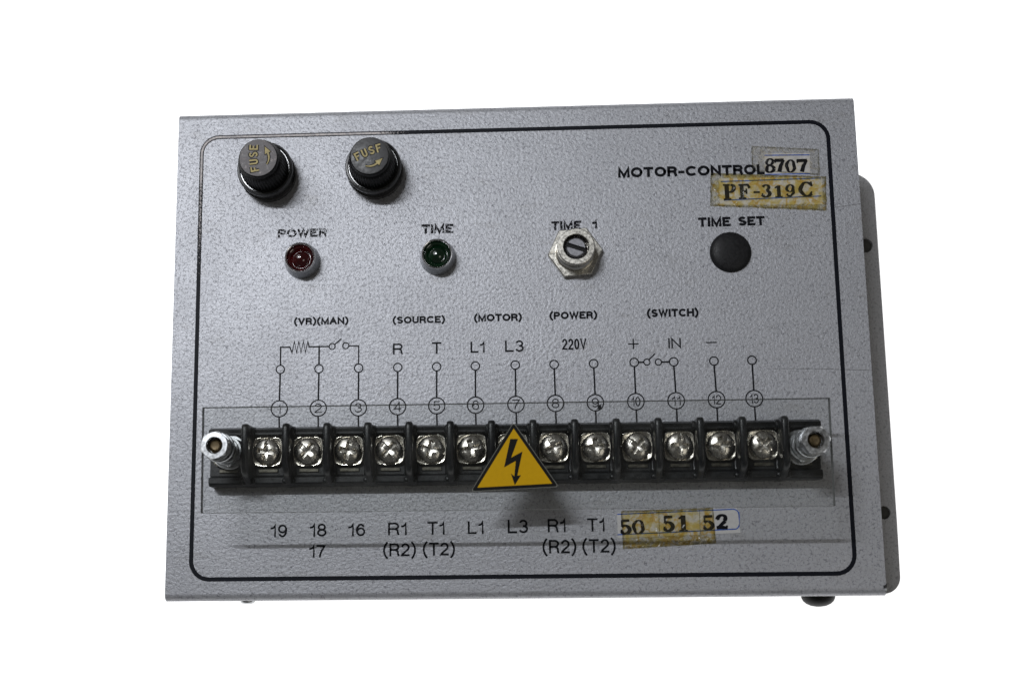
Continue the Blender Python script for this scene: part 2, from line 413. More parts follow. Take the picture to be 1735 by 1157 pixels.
# ------------------------------------------------------------------ lettering: grotesque drawn as strokes (unit cap height)
def G():
    g = {}
    def L(*p): return list(p)
    g['A'] = (.78, [L((0, 0), (.5, 1), (1, 0)), L((.19, .35), (.81, .35))])
    g['C'] = (.80, [arc(.56, .5, .56, .5, 40, 320, 22)])
    g['E'] = (.62, [L((1, 1), (0, 1), (0, 0), (1, 0)), L((0, .53), (.93, .53))])
    g['F'] = (.58, [L((1, 1), (0, 1), (0, 0)), L((0, .52), (.9, .52))])
    g['H'] = (.74, [L((0, 0), (0, 1)), L((1, 0), (1, 1)), L((0, .52), (1, .52))])
    g['I'] = (.0, [L((.5, 0), (.5, 1))])
    g['L'] = (.55, [L((0, 1), (0, 0), (1, 0))])
    g['M'] = (.86, [L((0, 0), (0, 1), (.5, 0), (1, 1), (1, 0))])
    g['N'] = (.72, [L((0, 0), (0, 1), (1, 0), (1, 1))])
    g['O'] = (.86, [arc(.5, .5, .5, .5, 0, 360, 32)])
    g['P'] = (.64, [L((0, 0), (0, 1), (.62, 1))+arc(.62, .735, .38, .265, 80, -90, 10)+[(0, .47)]])
    g['R'] = (.68, [L((0, 0), (0, 1), (.6, 1))+arc(.6, .745, .38, .255, 80, -90, 10)+[(0, .49)], [(.58, .49)]+arc(.62, .27, .3, .2, 88, 10, 6)+[(.94, .12), (1, 0)]])
    g['S'] = (.66, [arc(.5, .745, .47, .255, 25, 200, 12)[:-1]+[(.10, .64), (.3, .55), (.7, .455), (.93, .36)]+arc(.5, .26, .5, .26, 5, -160, 12)])
    g['T'] = (.68, [L((0, 1), (1, 1)), L((.5, 1), (.5, 0))])
    g['U'] = (.68, [[(0, 1), (0, .32)]+arc(.5, .32, .5, .32, 190, 350, 12)+[(1, .32), (1, 1)]])
    g['V'] = (.72, [L((0, 1), (.5, 0), (1, 1))])
    g['W'] = (1.08, [L((0, 1), (.26, 0), (.5, 1), (.74, 0), (1, 1))])
    g['0'] = (.54, [arc(.5, .5, .5, .5, 0, 360, 30)])
    g['1'] = (.27, [[(0, .73), (.45, .76), (.8, .86), (1, 1), (1, 0)]])
    g['2'] = (.56, [arc(.5, .70, .48, .30, 175, -20, 14)+[(.82, .48), (.3, .22), (.06, .08), (0, 0), (1, 0)]])
    g['3'] = (.56, [arc(.47, .745, .43, .255, 165, -70, 12)+[(.42, .52)], [(.42, .52)]+arc(.47, .265, .50, .265, 75, -165, 14)])
    g['4'] = (.60, [L((.76, 0), (.76, 1), (0, .25), (1, .25))])
    g['5'] = (.56, [[(.92, 1), (.17, 1), (.06, .46)]+arc(.48, .33, .5, .33, 140, -160, 16)])
    g['6'] = (.56, [arc(.52, .32, .46, .32, 0, 360, 22), [(.93, .80)]+arc(.52, .66, .42, .34, 50, 120, 6)+arc(.52, .45, .50, .45, 140, 200, 6)])
    g['7'] = (.54, [[(0, 1), (1, 1), (.68, .62), (.45, .3), (.36, 0)]])
    g['8'] = (.56, [arc(.5, .755, .42, .245, 0, 360, 20), arc(.5, .265, .5, .265, 0, 360, 22)])
    g['9'] = (.56, [arc(.48, .68, .46, .32, 0, 360, 22), [(.07, .2)]+arc(.48, .34, .42, .34, 230, 300, 6)+arc(.48, .55, .50, .55, -40, 20, 6)])
    g['-'] = (.34, [L((0, .38), (1, .38))])
    g['+'] = (.8, [L((0, .5), (1, .5)), L((.5, 1), (.5, 0))])
    g['('] = (.24, [[(1, 1.12), (.62, 1.0), (.2, .76), (.03, .58), (0, .44), (.03, .30), (.2, .12), (.62, -.12), (1, -.24)]])
    g[')'] = (.24, [[(0, 1.12), (.38, 1.0), (.8, .76), (.97, .58), (1, .44), (.97, .30), (.8, .12), (.38, -.12), (0, -.24)]])
    return g
GL = G()
def strokes(text, x0, y0, width, h, t, gap=.22, slant=None):
    """centre lines of a word: its outline fills width x h from (x0, y0)"""
    widths = [GL[ch][0] if ch != ' ' else .3 for ch in text]
    inner = sum(widths)*h; k = len(text)
    sx = (width-k*t)/(inner+(k-1)*gap*h) if k > 1 else 1
    g = gap*h*sx+t
    if k == 1: sx = (width-t)/max(inner, 1e-3) if inner > 0 else 1
    x = x0+t/2; res = []
    for ch, w in zip(text, widths):
        ww = w*h*sx if k > 1 else w*h*sx
        if ch != ' ':
            for st in GL[ch][1]:
                q = [Vector((x+p[0]*ww, y0+t/2+p[1]*(h-t))) for p in st]
                if len(st) < 20 or st[0] != st[-1]:              # square line ends reach the full height and width
                    for e_, n_ in ((0, 1), (-1, -2)):
                        if st[e_][0] in (0, 1) or st[e_][1] in (0, 1):
                            d_ = q[e_]-q[n_]
                            if d_.length > 1e-6: q[e_] = q[e_]+d_.normalized()*t/2
                res.append([tuple(p) for p in q])
        x += ww+g
    return res
def word(text, x0, y0, w, h, t, mat, parent, z=.06, name='lettering', gap=.22, xf=None, extra=None):
    mb = MB(); k = 0
    for st in strokes(text, x0, y0, w, h, t, gap):
        if xf: st = [xf(p) for p in st]
        mb.ribbon(st, t, z+.004*(k % 3)); k += 1
    o = mb.build(name, mat, parent)
    o['label'] = extra or 'black printed lettering reading "%s"' % text
    return o

# stamped numerals: thick and thin serif strokes: list of (points, widths), unit height, width w
def SG():
    s = {}
    def arcw(cx, cy, rx, ry, a, b, thin, thick, n=16):
        P = arc(cx, cy, rx, ry, a, b, n); W = []
        for i in range(n+1):
            q = math.radians(a+(b-a)*i/n); W.append(thin+(thick-thin)*abs(math.cos(q))**1.3)
        return P, W
    K, T = .27, .09
    s['8'] = (.78, [arcw(.5, .76, .30, .21, 0, 360, T, .20), arcw(.5, .27, .35, .24, 0, 360, T, .24)])
    s['7'] = (.74, [([(.05, .86), (.95, .86)], [.24, .24]), ([(.08, .92), (.05, .68)], [.14, .10]), ([(.90, .88), (.55, .48), (.42, .03)], [.16, .26, .30])])
    s['0'] = (.76, [arcw(.5, .5, .36, .46, 0, 360, T, .25)])
    s['5'] = (.70, [([(.20, .90), (.88, .92)], [.20, .17]), ([(.20, .95), (.17, .52)], [.13, .12]), arcw(.48, .32, .36, .27, 140, -150, .13, K), ([(.10, .24), (.28, .22)], [.16, .22])])
    s['1'] = (.56, [([(.54, .98), (.54, .04)], [.30, .30]), ([(.14, .78), (.54, .92)], [.10, .18]), ([(.10, .05), (.95, .05)], [.10, .10])])
    s['2'] = (.76, [arcw(.5, .70, .32, .24, 190, -30, .16, .28), ([(.78, .55), (.45, .32), (.18, .10)], [.26, .20, .16]), ([(.10, .12), (.55, .15), (.90, .10), (.93, .26)], [.22, .26, .20, .08]), ([(.12, .68), (.28, .72)], [.16, .20])])
    s['3'] = (.72, [arcw(.45, .75, .30, .21, 165, -80, .11, .24), arcw(.45, .28, .34, .24, 80, -165, .11, .28), ([(.10, .22), (.24, .26)], [.16, .18])])
    s['9'] = (.70, [arcw(.47, .68, .31, .26, 0, 360, T, .22), ([(.80, .66), (.76, .32), (.52, .07), (.22, .10)], [.20, .20, .14, .14]), ([(.14, .22), (.26, .16)], [.14, .18])])
    s['P'] = (.78, [([(.28, .98), (.28, .03)], [.27, .27]), ([(0, .96), (.55, .96)], [.10, .12]), arcw(.55, .73, .30, .23, 88, -90, .11, .26), ([(.28, .50), (.55, .50)], [.09, .10]), ([(0, .05), (.60, .05)], [.12, .12])])
    s['F'] = (.80, [([(.26, .98), (.26, .03)], [.26, .26]), ([(0, .95), (.72, .95), (.93, .72)], [.12, .14, .20]), ([(.26, .52), (.66, .52)], [.12, .14]), ([(.64, .70), (.64, .34)], [.10, .13]), ([(0, .05), (.58, .05)], [.13, .12])])
    s['C'] = (.84, [arcw(.5, .48, .38, .44, 40, 318, .11, .26, 24), ([(.80, .98), (.84, .66)], [.08, .14]), ([(.76, .16), (.86, .32)], [.16, .09])])
    s['-'] = (.4, [([(0, .42), (1, .42)], [.13, .13])])
    return s
SGL = SG()
def stamp(ch, x0, y0, x1, y1, parent, z, mat='stamp_ink', ang=0.0):
    mb = MB(); h = y1-y0; w = x1-x0; ca, sa = math.cos(ang), math.sin(ang)
    for k, (P, W) in enumerate(SGL[ch][1]):
        Q = []
        for (px, py) in P:
            a = (px-.5)*w; b = py*h
            a += .03*h*math.sin(11*py+len(P)); Q.append((x0+w/2+a*ca-b*sa, y0+a*sa+b*ca))
        mb.ribbon(Q, [q*h for q in W], z+.004*k)
    return mb.build('stamped_numeral' if ch.isdigit() else 'stamped_letter', mat, parent, label='thick black stamped serif character "%s"' % ch)
M['stamp_ink'] = worn_ink('stamp_ink', .66, .80, .8)

# ================================================================== SETTING
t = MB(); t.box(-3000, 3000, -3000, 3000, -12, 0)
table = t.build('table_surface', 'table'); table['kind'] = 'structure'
table['label'] = 'plain white surface under the control box, made to glow evenly by itself'

# ================================================================== THE BOX
box = bpy.data.objects.new('motor_control_box', None); scene.collection.objects.link(box)
box.location = (0, 0, 0); box.empty_display_size = .05
box['label'] = 'grey hammered-paint motor control box with screw terminal strip, fuse caps and worn printing'
box['category'] = 'control box'
def part(mb, name, mats, parent=None, **kw):
    """part of the box; panel coordinates have z=0 at the panel face"""
    par = parent or box
    o = mb.build(name, mats, par, **kw)
    if par is box: o.location = o.location+Vector((0, 0, ZP*MM))
    return o
HY = 86.16
# --- folded cover: front face with bends at top and bottom
R = 2.6; TH = 1.3
def bend(yc, zc, r, a0, a1, n=7): return arc(yc, zc, r, r, a0, a1, n)
outer = [(-HY, -58.0)]+bend(-HY+R, -R, R, 180, 90)+bend(HY-R, -R, R, 90, 0)+[(HY, -58.0)]
inner = [(HY-TH, -58.0)]+bend(HY-R, -R, R-TH, 0, 90)+bend(-HY+R, -R, R-TH, 90, 180)+[(-HY+TH, -58.0)]
prof = outer+inner
mb = MB(); mb.extrude_x(list(reversed(prof)), -119.9, 119.9)
cover = part(mb, 'cover_panel', 'paint', smooth=35, bevel=.25)
# --- chassis: floor, side walls and the mounting flanges with their holes
mb = MB()
mb.box(-118.4, 118.4, -84.5, 84.5, -62.5, -61.2)
mb.box(-118.4, -117.1, -84.5, 84.5, -61.2, -1.5); mb.box(117.1, 118.4, -84.5, 84.5, -61.2, -1.5)
chassis = part(mb, 'chassis', 'paint_brightened', bevel=.2)
for sgn in (1,):
    mb = MB()
    P = [(118.5, -86.3), (128, -86.3)]+arc(135.3, -79.9, 6.4, 6.4, -86, -4, 10)+[(141.9, -60)]+arc(132.5, 67.5, 9.5, 9.5, 4, 88, 10)+[(118.5, 77.2)]
    H = [circ(137.0, 47.4, 2.9, 20)[::-1], circ(137.3, -56.3, 2.5, 20)[::-1]]
    if sgn < 0:
        P = [(-x, y) for x, y in P][::-1]; H = [[(-x, y) for x, y in h][::-1] for h in H]
    mb.prism(P, -61.5, -60.0, H)
    fl = part(mb, 'mounting_flange', 'paint_brightened', bevel=.35, smooth=35)
    mb = MB(); Q = [(119, -80), (141.0, -76), (141.0, 66), (119, 70)]
    if sgn < 0: Q = Q[::-1]
    mb.prism(Q, -2.4, -.05)
    g = mb.build('hole_backing', 'hole_dark', fl, loc=(0, 0, -61.5))  # dark sheet added behind the flange holes to paint them as shaded
# --- rubber grommet and screw on the bottom wall
mb = MB(); mb.lathe([(5.7, 0), (5.6, .9), (5.1, 1.9), (4.1, 2.8), (2.6, 3.5), (.8, 3.8)], 32)
o = part(mb, 'rubber_grommet', 'rubber', smooth=50); o.rotation_euler = (PI/2, 0, 0); o.location = Vector((101.6, -HY+.05, ZP-18))*MM
o['label'] = 'black rubber grommet poking below the bottom edge'
mb = MB(); mb.lathe([(2.5, 0), (2.5, .4), (2.1, .9), (1.0, 1.2)], 24)
o = part(mb, 'cover_screw', 'zinc', smooth=50); o.rotation_euler = (PI/2, 0, 0); o.location = Vector((-94.5, -HY, ZP-14))*MM
mb = MB(); mb.prism([(119.0, -83.9), (120.05, -83.6), (120.05, -82.2), (119.5, -82.7), (118.9, -82.9)], -.1, .03)
mb.prism([(119.3, -84.6), (120.1, -84.5), (120.1, -83.9), (119.6, -84.1)], -.2, .04, mi=1)
o = part(mb, 'paint_chip', ['chip_dark', 'chip_bright'])
# --- border line
mb = MB(); x0, x1, y0, y1 = -111.2, 110.2, -78.9, 77.0
P = rrect(x0, x1, y0, y1, 6.2, 8); Q = []
for i in range(len(P)):
    a = Vector(P[i]); b = Vector(P[(i+1) % len(P)]); n_ = max(1, int((b-a).length/4))
    for k in range(n_): Q.append(tuple(a+(b-a)*k/n_))
mb.ribbon(Q, 1.42, .05, True, uvs=True)
mb.build('border_line', 'border', cover, label='rounded black border line, scuffed pale at the upper left')

# --- printed words (x, baseline y, width, height)
TEXT = [('POWER',-83.3,39.4,17.4,3.01,'b'),('TIME',-32.5,39.7,11.2,3.32,'b'),('TIME',12.9,39.9,10.5,3.19,'b'),('1',27.2,40.1,1.7,3.08,'b'),
('TIME',63.8,39.9,11.2,3.37,'b'),('SET',77.6,40.0,9.1,3.28,'b'),('MOTOR-CONTROL',36.7,58.3,51.2,3.70,'b'),
('(VR)(MAN)',-77.2,7.9,19.1,2.51,'b'),('(SOURCE)',-42.7,7.7,18.2,2.50,'b'),('(MOTOR)',-14.5,7.9,16.6,2.60,'b'),
('(POWER)',11.6,8.2,16.4,2.59,'b'),('(SWITCH)',45.0,8.3,17.6,2.79,'b'),
('R',-42.6,-3.1,3.4,3.83,'l'),('T',-29.1,-3.1,3.3,4.03,'l'),('L1',-15.8,-3.0,4.9,3.92,'l'),('L3',-3.9,-2.9,6.5,3.98,'l'),
('220V',15.7,-2.5,8.3,3.81,'l'),('IN',51.9,-2.6,4.3,3.49,'l'),
('19',-84.3,-65.1,5.8,4.26,'l'),('18',-70.9,-65.0,5.7,4.35,'l'),('17',-71.0,-72.0,5.5,4.21,'l'),('16',-57.8,-65.0,5.8,4.21,'l'),
('R1',-44.3,-64.8,6.3,4.20,'l'),('(R2)',-46.0,-71.8,11.1,4.31,'l'),('T1',-31.0,-64.8,5.8,4.37,'l'),('(T2)',-32.6,-71.7,10.8,4.31,'l'),
('L1',-17.4,-64.7,5.3,4.27,'l'),('L3',-4.0,-64.6,6.9,4.52,'l'),('R1',9.4,-64.4,6.0,4.41,'l'),('(R2)',7.5,-71.4,11.3,4.49,'l'),
('T1',22.6,-64.3,5.8,4.41,'l'),('(T2)',20.8,-71.3,11.1,4.48,'l')]
for i, (s_, x, y, w, h, k) in enumerate(TEXT):
    th = (.265*h if 'CONTROL' in s_ or s_ in ('TIME', 'SET', 'POWER', '1') else .255*h) if k == 'b' else .15*h
    mat = 'ink'
    if i == 0: mat = 'ink_very_worn'
    elif i in (1, 2, 3): mat = 'ink_worn'
    word(s_, x, y, w, h, th, mat, cover, gap=.10 if k == 'b' else .13)

# --- wiring diagram
nodes = [(-81.73,-7.64),(-68.28,-7.64),(-54.5,-7.64),(-40.95,-7.64),(-27.5,-7.64),(-14.2,-7.6),(-.5,-7.5),(12.8,-7.55),(26.3,-7.5),(40.1,-7.3),(53.5,-7.35),(67.1,-7.3),(79.95,-7.25)]
nums = [(-81.9,-21.35),(-68.4,-21.35),(-54.55,-21.4),(-41.05,-21.25),(-27.6,-21.15),(-14.3,-21.15),(-.5,-21.1),(12.95,-20.95),(26.5,-20.95),(40.2,-20.8),(53.8,-20.7),(67.4,-20.55),(80.05,-20.4)]
LW = .56
for i, ((nx, ny), (ux, uy)) in enumerate(zip(nodes, nums)):
    mb = MB()
    mb.ribbon(circ(nx, ny, 1.45, 28), .42, .05, True)
    mb.ribbon([(nx, ny-1.45), (ux, uy+2.95)], LW, .054)
    mb.ribbon(circ(ux, uy, 2.8, 40), .42, .05, True)
    mb.ribbon([(ux, uy-2.95), (ux+.1, -28.1)], LW, .054)
    txt = str(i+1); w_ = {1: 1.25, 2: 3.0}[len(txt)] if i == 0 or len(txt) == 2 else 2.5
    if i == 0: w_ = .9
    k = 0
    for st in strokes(txt, ux-w_/2, uy-1.6, w_, 3.2, .30, .14):
        mb.ribbon(st, .36, .05+.004*(k % 3)); k += 1
    if i == 8: mb.prism([(ux+.5, uy-2.2), (ux+2.1, uy-2.3), (ux+1.8, uy-.6), (ux+.9, uy-.9)], .05, .07)
    mb.build('terminal_mark', 'ink', cover, label='circled number %d on its printed lead' % (i+1))
mb = MB()
xa, xb, xc = -81.73, -68.28, -54.5
z_ = [(-78.5, .12)]
for k in range(8): z_.append((-78.1+.78*(k+.5), (.12+(-2.0 if k % 2 == 0 else 2.0))))
mb.ribbon([(xa, -6.2), (xa, .12), (-78.5, .12)]+z_[1:]+[(-71.8, .12), (-64.85, .1)], .5, .05)
mb.build('resistor_symbol', 'ink', cover)
mb = MB(); mb.ribbon([(xb, -6.2), (xb, -.05)], LW, .052)
mb.ribbon(circ(-63.75, .1, 1.05, 24), .40, .05, True); mb.ribbon(circ(-59.0, .3, 1.05, 24), .40, .05, True)
mb.ribbon([(-62.85, .8), (-60.5, 2.8)], .42, .054)
mb.ribbon([(-57.95, .15), (xc, .1), (xc, -6.2)], .42, .05)
mb.build('switch_symbol', 'ink', cover)
mb = MB(); mb.ribbon([(41.55, -7.3), (43.35, -7.3)], LW, .05); mb.ribbon(circ(44.4, -7.28, 1.05, 24), .40, .05, True)
mb.ribbon(circ(48.3, -7.35, 1.05, 24), .40, .05, True); mb.ribbon([(49.35, -7.35), (52.05, -7.35)], LW, .05); mb.ribbon([(45.1, -6.5), (47.3, -4.35)], .42, .054)
mb.build('switch_symbol', 'ink', cover)
mb = MB(); mb.ribbon([(38.25, -.9), (41.8, -.9)], .42, .05); mb.ribbon([(40.02, -2.7), (40.02, .9)], .42, .054); mb.build('plus_sign', 'ink', cover)
mb = MB(); mb.ribbon([(64.7, -.88), (68.4, -.88)], .42, .05); mb.build('minus_sign', 'ink', cover)
mb = MB(); mb.ribbon([(110.4, 45.85), (116, 46.4), (119.8, 46.9)], .12, .03); mb.build('scratch', 'crease', cover)
mb = MB(); mb.ribbon([(86.9, -10.3), (100, -10.5), (112, -11.1), (119.8, -11.4)], .11, .03)
mb.build('scratch', 'crease', cover)

# --- fuse caps
def fuse_cap(x, y, rot, H, word_s, lab, face):
    e = bpy.data.objects.new('fuse_cap', None); scene.collection.objects.link(e); e.parent = box; place(e, x, y, ZP); e.empty_display_size = .01
    e['label'] = lab
    c = MB(); c.lathe([(9.9, 0), (9.9, 2.2), (9.3, 2.7), (9.2, 5.6), (9.6, 6.1), (9.85, 6.8), (9.8, 7.5), (9.4, 8.1), (8.9, 8.2), (8.6, 7.7)], 64, cap1=True)
    c.build('collar', 'collar_plastic', e, smooth=40)
    k = MB(); nt_ = 46
    def md(i): return (1.0, 1.0, .965, .965)[i % 4]
    k.lathe([(8.35, 7.6, 1), (8.3, 8.6, 1), (8.1, 11.0, 1), (7.75, H-4.2, 1), (7.55, H-3.0, 1), (7.2, H-2.6), (6.9, H-2.2), (6.75, H-.35), (6.45, H-.02), (6.3, H-.05)], nt_*4, mod=md)
    k.build('knurled_grip', 'black_plastic', e, smooth=30)
    d = MB(); d.lathe([(6.42, H-.2), (6.4, H), (6.2, H+.03)], 64); fc = d.build('cap_face', face, e, smooth=30)
    ca, sa = math.cos(rot), math.sin(rot)
    def xf(p): return (p[0]*ca-p[1]*sa, p[0]*sa+p[1]*ca)
    for mat, dz, ex, nm in (('black_ink', .045, .6, 'lettering_recess'), ('gold_ink', .075, 0, 'lettering')):
        mb = MB(); kk = 0
        L_ = 9.9; per = L_/4.0
        for ci, ch in enumerate(word_s):
            cx = -L_/2+per*(ci+.5); tilt = math.radians(-(ci-1.5)*4)
            for st in strokes(ch, -.85, 0, 1.75, 2.9, .5, .2):
                q = []
                for p in st:
                    a, b = p[0]*math.cos(tilt)-p[1]*math.sin(tilt), p[0]*math.sin(tilt)+p[1]*math.cos(tilt)
                    q.append(xf((cx+a, .15-.03*(ci-1.5)**2*4+b)))
                mb.ribbon(q, .56+ex, H+dz+.004*(kk % 4)); kk += 1
        A = [xf((4.1*math.sin(u), -4.1*math.cos(u)+.4)) for u in [math.radians(-38+i*5.4) for i in range(12)]]
        mb.ribbon(A, [(.32+.38*i/11)+ex for i in range(12)], H+dz)
        u = math.radians(21); c0 = Vector((4.1*math.sin(u), -4.1*math.cos(u)+.4)); td = Vector((math.cos(u), math.sin(u))); nd = Vector((-td.y, td.x))
        e2 = ex*.5
        T3 = [c0-td*e2+nd*(1.05+e2), c0-td*e2-nd*(1.05+e2), c0+td*(2.5+e2*2.0)]
        mb.add([(*xf(p), H+dz+.006) for p in T3], [(0, 1, 2)])
        mb.build(nm, mat, e)
    return e
fuse_cap(-86.84, 62.27, math.radians(94), 19.5, 'FUSE', 'left fuse cap, pale scuffed face, lettering turned on its side', 'cap_face')
fuse_cap(-48.78, 62.39, math.radians(21), 18.5, 'FUSF', 'right fuse cap, darker face, lettering slanting upward', 'cap_face_dark')

# --- indicator lamps
def indicator(x, y, lens, lab):
    e = bpy.data.objects.new('indicator_lamp', None); scene.collection.objects.link(e); e.parent = box; place(e, x, y, ZP); e.empty_display_size = .01
    e['label'] = lab
    b = MB(); b.lathe([(6.35, 0), (6.3, .5), (5.45, 5.2)], 64, cap1=False, cap0=True)
    b.build('bezel', 'bezel_side', e, smooth=40)
    b = MB(); b.lathe([(5.45, 5.15), (5.4, 5.6), (5.15, 5.85), (4.85, 5.75), (4.65, 5.2), (4.6, 2.0)], 64, cap0=False, cap1=False)
    b.build('rim', 'chrome', e, smooth=60)
    b = MB(); b.lathe([(4.75, 2.6), (4.7, 4.4), (4.2, 5.0), (3.6, 4.75), (3.2, 4.1), (2.7, 4.4), (2.0, 5.1), (1.2, 5.5), (.4, 5.65)], 48)
    b.build('lens', lens, e, smooth=70)
    return e
indicator(-74.4, 30.65, 'red_lens', 'dark red indicator lamp in a chrome bezel under POWER')
indicator(-26.8, 30.9, 'green_lens', 'dark green indicator lamp in a chrome bezel under TIME')

# --- height-field discs (screw heads, slotted shaft)
def hfield(mb, R_, z0, fun, nr=20, na=72, side=None):
    vs = [(0, 0, z0+fun(0, 0))]; fs = []
    for k in range(1, nr+1):
        r = R_*k/nr
        for i in range(na):
            a = 2*PI*i/na; x, y = r*math.cos(a), r*math.sin(a); vs.append((x, y, z0+fun(x, y)))
    for i in range(na): fs.append((0, 1+i, 1+(i+1) % na))
    for k in range(nr-1):
        for i in range(na):
            j = (i+1) % na; a = 1+k*na; b = a+na; fs.append((a+i, b+i, b+j, a+j))
    if side is not None:
        b0 = len(vs)
        for i in range(na):
            a = 2*PI*i/na; vs.append((R_*math.cos(a), R_*math.sin(a), side))
        a = 1+(nr-1)*na
        for i in range(na):
            j = (i+1) % na; fs.append((a+i, b0+i, b0+j, a+j))
    mb.add(vs, fs)
def sstep(a, b, x):
    t_ = max(0, min(1, (x-a)/(b-a))); return t_*t_*(3-2*t_)

# --- time adjuster
e = bpy.data.objects.new('adjuster', None); scene.collection.objects.link(e); e.parent = box; place(e, 20.9, 31.3, ZP); e.empty_display_size = .01
e['label'] = 'nickel adjuster with slotted shaft under TIME 1'
mb = MB(); mb.prism(hexa(0, 0, 16.6, 5), 0, 2.4, [circ(0, 0, 5.6, 32)[::-1]]); mb.build('hex_nut', 'nickel', e, bevel=.3)
mb = MB(); mb.lathe([(6.9, 2.3), (6.8, 2.9), (6.5, 3.5), (6.3, 4.2), (6.0, 4.6), (5.7, 5.0), (5.7, 7.4), (6.3, 7.7), (6.45, 8.2), (6.45, 9.6), (6.25, 9.98), (6.1, 10.05), (4.5, 10.05), (4.3, 9.8), (4.25, 5.0), (1.0, 4.8)], 64, cap0=False)
mb.build('bushing', 'nickel', e, smooth=24)
mb = MB()
def shaft(x, y):
    r = math.hypot(x, y); u = x*math.cos(.3)-y*math.sin(-.3)*1; v = y*math.cos(-.3)+x*math.sin(.3)
    v = x*math.sin(math.radians(19))+y*math.cos(math.radians(19))
    d = -1.6*(1-sstep(.55, .72, abs(v)))
    return d-.5*sstep(3.0, 3.4, r)
hfield(mb, 3.4, 8.9, shaft, 26, 80)
n_ = 22*4; vs = []
def tm(i): return (1.0, 1.0, .86, .86)[i % 4]
mb.lathe([(3.95, 5.0, 1), (3.95, 7.6, 1), (3.4, 8.4, 1)], n_, mod=tm, cap0=False, cap1=False)
mb.build('slotted_shaft', 'pewter', e, smooth=35)
mb = MB()
sl = math.radians(-19); ca, sa = math.cos(sl), math.sin(sl)
P = [(-4.0, -.62), (4.0, -.62), (4.0, .62), (-4.0, .62)]
mb.prism([(x*ca-y*sa, x*sa+y*ca) for x, y in P], 7.4, 8.0); mb.build('slot_shade', 'black_plastic', e)  # black strip laid in the metal slot as its painted shade

# --- hole plug
mb = MB(); mb.lathe([(7.1, 0), (7.1, .5), (6.8, 1.1), (5.8, 1.6), (4.0, 1.95), (2.0, 2.1), (.4, 2.14)], 64)
o = part(mb, 'hole_plug', 'plug', smooth=60, loc=(74.4, 30.6, 0)); o['label'] = 'round black plastic hole plug under TIME SET'

# --- terminal block
tb = bpy.data.objects.new('terminal_block', None); scene.collection.objects.link(tb); tb.parent = box; place(tb, 0, 0, ZP); tb.empty_display_size = .02
tb['label'] = 'long black terminal strip with thirteen screws'
prof = [(-48.3, .02), (-28.5, .02), (-28.5, 6.2), (-29.4, 8.6), (-31.4, 8.6), (-31.9, 5.4), (-44.9, 5.4), (-45.3, 7.4), (-47.5, 7.4), (-48.3, 6.6)]
mb = MB(); mb.extrude_x(prof, -104.2, 99.9)
body = mb.build('block_body', 'block_plastic', tb, bevel=.3)
PX = 13.66; BX0 = -1.85-6.5*PX
bp = [(-48.5, .5), (-28.0, .5), (-28.0, 11.8)]+arc(-29.6, 13.4, 1.6, 1.8, 0, 90, 5)+[(-42.5, 15.2), (-44.6, 14.0), (-46.2, 11.0), (-47.6, 8.0), (-48.5, 4.0)]
mb = MB()
def offset_loop(pts, d):
    out = []; k = len(pts)
    for i in range(k):
        p = Vector(pts[i]); a = (p-Vector(pts[i-1])).normalized(); b = (Vector(pts[(i+1) % k])-p).normalized()
        n1 = Vector((-a.y, a.x)); n2 = Vector((-b.y, b.x)); m_ = (n1+n2).normalized()
        out.append(tuple(p-m_*(d/max(.5, m_.dot(n1)))))
    return out
ar_ = sum(bp[i-1][0]*bp[i][1]-bp[i][0]*bp[i-1][1] for i in range(len(bp)))
sg_ = -1 if ar_ > 0 else 1
vs = []; fs = []; nb_ = len(bp); lay = [(-1.2, .8), (-1.1, .42), (-.88, .17), (-.5, .04), (0, 0), (.5, .04), (.88, .17), (1.1, .42), (1.2, .8)]
for x, d in lay: vs += [(x, p[0], p[1]) for p in offset_loop(bp, sg_*d)]
for k in range(len(lay)-1):
    for i in range(nb_):
        j = (i+1) % nb_; fs.append((k*nb_+i, k*nb_+j, (k+1)*nb_+j, (k+1)*nb_+i))
fs.append(tuple(reversed(range(nb_)))); fs.append(tuple((len(lay)-1)*nb_+i for i in range(nb_)))
mb.add(vs, fs)
bar0 = mb.build('barrier', 'block_plastic', tb, smooth=60)
foot = MB(); foot.extrude_x([(-48.45, .3), (-28.3, .3), (-28.3, 7.0), (-29.0, 9.8), (-31.5, 9.8), (-32.4, 6.0), (-45.0, 6.0), (-46.0, 8.2), (-47.9, 7.8), (-48.45, 5.0)], -2.3, 2.3)
ft0 = foot.build('barrier_foot', 'block_plastic', tb, bevel=.8, segs=3)
def clone(o, x, y, z, rz=0.0, rx=0.0, ry=0.0):
    c = o.copy(); scene.collection.objects.link(c); c.parent = o.parent; place(c, x, y, z); c.rotation_euler = (rx, ry, rz); return c
for i in range(14):
    x = BX0+PX*i
    if i == 0: place(bar0, x, 0, 0); place(ft0, x, 0, 0)
    else: clone(bar0, x, 0, 0); clone(ft0, x, 0, 0)
# clamp plate: rounded square, dished towards the screw
def superR(a, hw, r):
    # rounded square radius at angle a
    c_, s_ = abs(math.cos(a)), abs(math.sin(a)); k = 5.0
    return hw/((c_**k+s_**k)**(1/k))
mb = MB(); n_ = 64
rings = [(1.0, 0.0), (1.0, .9), (.965, 1.08), (.90, 1.05), (.80, .72), (.70, .58), (.5, .55), (.25, .55)]
vs = []; fs = []
for f, z in rings:
    for i in range(n_):
        a = 2*PI*i/n_; r = superR(a, 5.15, 1.5)*f if f > .85 else superR(a, 5.15, 1.5)*f*.5+5.2*f*.5
        vs.append((r*math.cos(a), r*math.sin(a)*.98, z))
for k in range(len(rings)-1):
    for i in range(n_):
        j = (i+1) % n_; fs.append((k*n_+i, k*n_+j, (k+1)*n_+j, (k+1)*n_+i))
fs.append(tuple((len(rings)-1)*n_+i for i in range(n_)))
mb.add(vs, fs)
